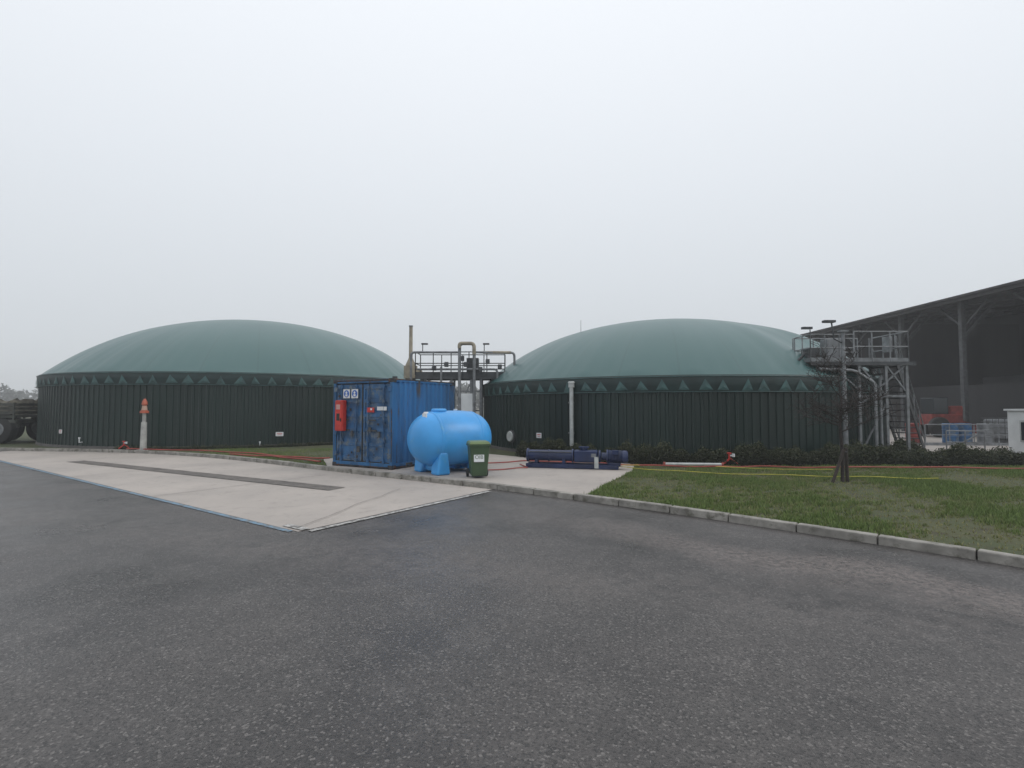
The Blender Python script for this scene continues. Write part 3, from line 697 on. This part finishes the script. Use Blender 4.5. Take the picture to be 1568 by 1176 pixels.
# ---------------------------------------------------------------- barn
e=empty('barn')
XE=26.0;HE=8.0;Y0=14;Y1=49;XB=50
mb=MB(); cols=[20.7,25.4,30.1,34.8,39.5,44.2,48.8]
for y in cols:
    mb.box((XE+.4,y,HE/2),(.24,.24,HE)); mb.beam((XE+.4,y,HE-2.2),(XE+2.6,y,HE+.15),.12,.18)
    mb.beam((XE+.3,y,HE-.15),(XB-.3,y,HE+2.75),.16,.35)
    mb.box((XE+14,y,HE/2+.8),(.28,.28,HE+1.6))
for y0_,y1_ in zip(cols,cols[1:]):
    mb.beam((XE+.5,y0_,HE-1.6),(XE+.5,y0_+1.6,HE-.25),.1,.1); mb.beam((XE+.5,y1_,HE-1.6),(XE+.5,y1_-1.6,HE-.25),.1,.1)
mb.obj('steel_columns',M_steeld,e)
mb=MB(); mb.beam((XE-.5,(Y0+Y1)/2,HE),(XB,(Y0+Y1)/2,HE+3.1),Y1-Y0,.12); 
mb.obj('roof',M_barnroof,e)
MB().box((XE-.52,(Y0+Y1)/2,HE-.08),(.06,Y1-Y0,.32)).box((XE-.62,(Y0+Y1)/2,HE+.02),(.14,Y1-Y0,.12)).obj('gutter_fascia',M_barnroof,e)
mb=MB()
for k in range(9):
    x=XE+.8+k*2.6; mb.box((x,(Y0+Y1)/2,HE-.22+(x-XE)*.127),(.08,Y1-Y0-.5,.2))
mb.obj('purlins',M_barn,e)
mb=MB()
mb.box((XB-.5,(Y0+Y1)/2,6.8),(.12,Y1-Y0-.2,8.4))
def gable(y):
    P=[(XE+.3,2.4),(XB-.56,2.4),(XB-.56,HE+3.0),(XE+.3,HE+.02)]; i=len(mb.v)
    for yy in(y,y+.1): mb.v.extend([(a,yy,c) for a,c in P])
    mb.f.extend([(i,i+1,i+2,i+3),(i+7,i+6,i+5,i+4)]+[(i+k,i+(k+1)%4,i+4+(k+1)%4,i+4+k)[::-1] for k in range(4)])
gable(Y1-.3)
mb.obj('cladding_walls',M_barn,e)
MB().box((XB-.8,(Y0+Y1)/2,1.3),(.3,Y1-Y0-.2,2.6)).box((XE+12,Y1-.6,1.3),(23,.3,2.6)).box((XE+6,38,1.2),(9,.3,2.4)).obj('concrete_push_walls',M_conc,e)
MB().box((XE+6.5,39,5.2),(12,.1,5.6)).box((XE+9,33,1.9),(7,3,3.6)).box((XE+3.2,36,1.6),(.15,24,3.1)).obj('inner_partition',M_barn,e)
e=empty('roller_door',(XE+8.4,27.2,0)); MB().box((0,2.2,3.6),(2.0,.06,2.1)).obj('panel',M_whited,e); MB().box((0,2.16,3.6),(2.0,.03,.04)).box((0,2.16,4.2),(2.0,.03,.04)).box((0,2.16,3.0),(2.0,.03,.04)).box((-1.0,2.2,2.5),(.12,.12,5)).box((1.0,2.2,2.5),(.12,.12,5)).obj('slats',M_steeld,e)

# white cabin right
e=empty('white_site_cabin',(18.3,16.3,PZ))
MB().box((0,0,.78),(2.6,2.9,1.5)).obj('walls',M_white,e,bev=.02)
MB().box((0,0,1.56),(2.72,3.02,.06)).obj('roof_edge',M_white,e)
MB().box((-1.315,.45,.85),(.03,1.1,.72)).obj('window_frame',M_whited,e,bev=.006)
MB().box((-1.335,.19,.85),(.012,.46,.60)).box((-1.335,.71,.85),(.012,.46,.60)).obj('window_glass',M_glass,e)
MB().box((-1.305,0,.06),(.02,2.7,.1)).obj('plinth',M_steeld,e)
e=empty('red_farm_loader',(23.6,28.5,PZ))
M_redold=mat('faded_red_paint',(.20,.03,.025),.6,var=.3)
MB().box((0,0,.95),(1.7,1.0,.6)).box((.55,0,1.45),(.7,.9,.5)).obj('body',M_redold,e,bev=.05)
MB().box((-.3,0,1.7),(.8,.9,.9)).obj('cab',M_glass,e,bev=.04)
wb=MB()
for x,r in((-.55,.55),(.7,.4)):
    for y in(-.6,.6): wb.lathe([(-.14,r*.9),(-.1,r),(.1,r),(.14,r*.9)],(x,y,r),(0,1,0),22)
wb.obj('tyres',M_black,e)
MB().beam((.6,-.4,.9),(1.9,-.4,.5),.1,.14).beam((.6,.4,.9),(1.9,.4,.5),.1,.14).box((2.0,0,.45),(.3,1.3,.5)).obj('loader_arms',M_redold,e)
def drum(x,y,m):
    e=empty('storage_drum',(x,y,PZ)); 
    MB().lathe([(0,.28),(.03,.3),(.3,.29),(.32,.31),(.34,.29),(.6,.29),(.62,.31),(.64,.29),(.87,.3),(.9,.27)],(0,0,0),(0,0,1),22).obj('drum_body',m,e)
    MB().lathe([(0,.05),(.03,.05)],(.12,0,.9),(0,0,1),10).obj('bung',M_black,e)
for x,y,m in((19.9,23.5,M_blued),(20.6,23.6,M_blued),(21.4,23.4,M_steel),(18.6,24.0,M_redold)): drum(x,y,m)
def ibc(x,y):
    e=empty('ibc_container',(x,y,PZ)); MB().box((0,0,.62),(.9,1.1,.9)).obj('bottle',M_steel,e,bev=.06)
    c=MB()
    for zz in(.2,.45,.7,.95,1.12):
        for s in(-1,1): c.tube([(-.5,s*.6,zz),(.5,s*.6,zz)],.012,5).tube([(s*.5,-.6,zz),(s*.5,.6,zz)],.012,5)
    for k in(-.5,-.25,0,.25,.5):
        for s in(-1,1): c.tube([(k,s*.6,.15),(k,s*.6,1.12)],.012,5).tube([(s*.5,k*1.2,.15),(s*.5,k*1.2,1.12)],.012,5)
    c.box((0,0,.07),(1,1.2,.12)); c.obj('cage_and_pallet',M_steeld,e)
ibc(22.8,24.0); ibc(24.2,24.4)
e=empty('guard_rail'); mb=MB(); railing(mb,[(15.6,18.6),(16.7,18.3)],PZ,.8,.022,.55); railing(mb,[(17.8,22.3),(22.8,22.0)],PZ,.9,.022,1.1); mb.beam((15.5,18.6,PZ),(16.5,18.3,.8),.04,.04); mb.obj('rails',M_steel,e)

# ---------------------------------------------------------------- trailer left
e=empty('farm_trailer',(-25.9,24.3,PZ))
MB().box((0,0,1.0),(7.4,2.3,.16)).box((0,-.9,.82),(7.2,.12,.22)).box((0,.9,.82),(7.2,.12,.22)).obj('chassis',M_trailer,e,bev=.02)
mb=MB()
for z in(1.22,1.4,1.58,1.76): mb.box((0,-1.17,z),(7.4,.05,.11)).box((0,1.17,z),(7.4,.05,.11)).box((3.7,0,z),(.05,2.2,.11)).box((-3.7,0,z),(.05,2.2,.11))
for x in np.linspace(-3.65,3.65,9): mb.box((x,-1.22,1.45),(.08,.05,.8)).box((x,1.22,1.45),(.08,.05,.8))
mb.obj('slatted_sides',M_trailer,e)
gx,gy=40,14;mb=MB()
for i in range(gx+1):
    for j in range(gy+1):
        x=-3.6+7.2*i/gx;y=-1.1+2.2*j/gy
        ed=min(1,min(i,gx-i)/3)*min(1,min(j,gy-j)/3); mb.v.append((x,y,1.3+ed*(.62+.12*math.sin(x*2.3)+random.uniform(-.08,.08))))
for i in range(gx):
    for j in range(gy): a=i*(gy+1)+j; mb.f.append((a,a+gy+1,a+gy+2,a+1))
mb.obj('load',M_load,e,smooth=True)
wb=MB();hb=MB()
for x in(2.9,1.35,-1.9):
    for y in(-.98,.98):
        wb.lathe([(-.2,.50),(-.17,.60),(-.08,.64),(.08,.64),(.17,.60),(.2,.50)],(x,y,.64),(0,1,0),32)
        hb.lathe([(-.215,.28),(-.19,.30),(.19,.30),(.215,.28)],(x,y,.64),(0,1,0),24)
        hb.lathe([(-.25,.1),(.25,.1)],(x,y,.64),(0,1,0),16)
wb.obj('tyres',M_black,e,smooth=True); hb.obj('wheel_hubs',M_steel,e,smooth=True)
mb=MB()
for x in(2.9,1.35): mb.box((x,-1.0,1.33-.02),(1.2,.5,.03))
mb.box((3.72,-.7,.85),(.05,.3,.15)); mb.obj('mudguards',M_black,e)

# ---------------------------------------------------------------- foliage
def leafcards(C,size,col0,col1,seed,quadn=1):
    r=np.random.default_rng(seed);n=len(C)
    a=r.normal(size=(n,3));a/=np.linalg.norm(a,axis=1,keepdims=True)
    b=np.cross(a,r.normal(size=(n,3)));b/=np.linalg.norm(b,axis=1,keepdims=True)
    s=r.uniform(.5,1.3,(n,1))*size
    V=np.stack([C-a*s,C+b*s*.45,C+a*s,C-b*s*.45],1)
    t=r.uniform(0,1,(n,1)); c=np.array(col0)*(1-t)+np.array(col1)*t
    return V,np.repeat(c[:,None,:],4,1)
def hedge(name,path,wd,ht,dens,z0,seed):
    r=np.random.default_rng(seed);P=resample(path,.05);P=np.array([(p.x,p.y) for p in P])
    n=int(len(P)*.05*dens); idx=r.integers(0,len(P),n); c=P[idx]
    s=idx*.05; lump=.78+.16*np.sin(s*2.1+seed)+.12*np.sin(s*5.3)+.12*np.sin(s*11.7)
    th=r.uniform(0,math.pi,n);rad=np.sqrt(r.uniform(.1,1,n))
    off=np.cos(th)*rad*wd*(.8+.3*np.sin(s*3.1)); z=np.sin(th)*rad*ht*lump+r.normal(0,.03,n)
    ang=r.uniform(0,6.28,n)
    C=np.stack([c[:,0]+off*np.cos(ang)*.6,c[:,1]+off,z0+np.abs(z)],1)
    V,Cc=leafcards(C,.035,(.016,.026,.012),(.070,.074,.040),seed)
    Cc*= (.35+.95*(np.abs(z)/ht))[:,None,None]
    return cardmesh(name,V.reshape(-1,3),np.arange(4*n).reshape(-1,4),Cc.reshape(-1,3),M_leaf)
c=Vector(TR[:2]); arc=[]
for a_ in range(-138,-38,3): arc.append((c.x+9.05*math.cos(math.radians(a_)),c.y+9.05*math.sin(math.radians(a_))))
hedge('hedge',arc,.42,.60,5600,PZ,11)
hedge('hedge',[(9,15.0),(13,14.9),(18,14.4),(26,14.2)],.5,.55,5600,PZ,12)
c=Vector(TL[:2]); arc=[(c.x+9.55*math.cos(math.radians(a_)),c.y+9.55*math.sin(math.radians(a_))) for a_ in range(-95,-40,3)]
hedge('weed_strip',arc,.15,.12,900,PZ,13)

# young tree with stakes
random.seed(31)
e=empty('young_tree',(7.35,11.55,PZ))
tb=MB()
def grow(p,d,l,r,lev):
    n=5;pts=[p];rr=[r];q=p.copy();dd=d.copy()
    for i in range(n):
        dd=(dd+Vector((random.gauss(0,.1),random.gauss(0,.1),random.gauss(0.02,.06)))).normalized(); q=q+dd*l/n; pts.append(q.copy()); rr.append(max(.0045,r*(1-.7*(i+1)/n)))
        if lev<3 and i>=(0 if lev else 2):
            for k in range(2 if lev<2 else 1):
                ax=Vector((random.gauss(0,1),random.gauss(0,1),random.gauss(0,.35))).normalized()
                nd=(dd*.5+ax*.8+Vector((0,0,.15))).normalized(); grow(q,nd,l*random.uniform(.4,.62),rr[-1]*.6,lev+1)
    tb.tube(pts,rr,5 if lev else 8)
tb.tube([(0,0,0),(.01,0,.6),(-.02,.01,1.2)],[.042,.036,.032],8)
grow(Vector((-.02,.01,1.2)),Vector((0,0,1)),1.15,.030,0)
for k in range(9):
    a_=k*.85+.3; grow(Vector((-.02,.01,1.1+.07*k)),Vector((math.cos(a_),math.sin(a_),.30)).normalized(),.85,.018,1)
tb.obj('trunk_and_branches',M_bark,e)
MB().tube([(-.30,-.12,0),(.02,-.04,.72)],.034,8).tube([(.14,.05,0),(.12,.05,.75)],.037,8).obj('stakes',M_wood,e)
MB().tube([(.02,-.05,.66),(.13,.03,.66)],.02,8).obj('tie',M_black,e)

# distant treeline
r=np.random.default_rng(21);Cs=[]
for k in range(260):
    x=-290+ k*2.3+r.uniform(-2,2); y=165+r.uniform(-8,14)+abs(x+100)*.05
    h=r.uniform(6,10); rw=r.uniform(2,4.2); m=260
    p=r.normal(size=(m,3)); p/=np.linalg.norm(p,axis=1,keepdims=True); p*=r.uniform(.3,1,(m,1))**.5
    Cs.append(np.stack([x+p[:,0]*rw,y+p[:,1]*rw,h*.52+p[:,2]*h*.48],1))
Cs=np.concatenate(Cs); V,Cc=leafcards(Cs,.75,(.09,.10,.09),(.15,.16,.15),22)  # fog haze painted into the leaf colours as pale grey
cardmesh('distant_tree_line',V.reshape(-1,3),np.arange(len(Cs)*4).reshape(-1,4),Cc.reshape(-1,3),M_leaf)
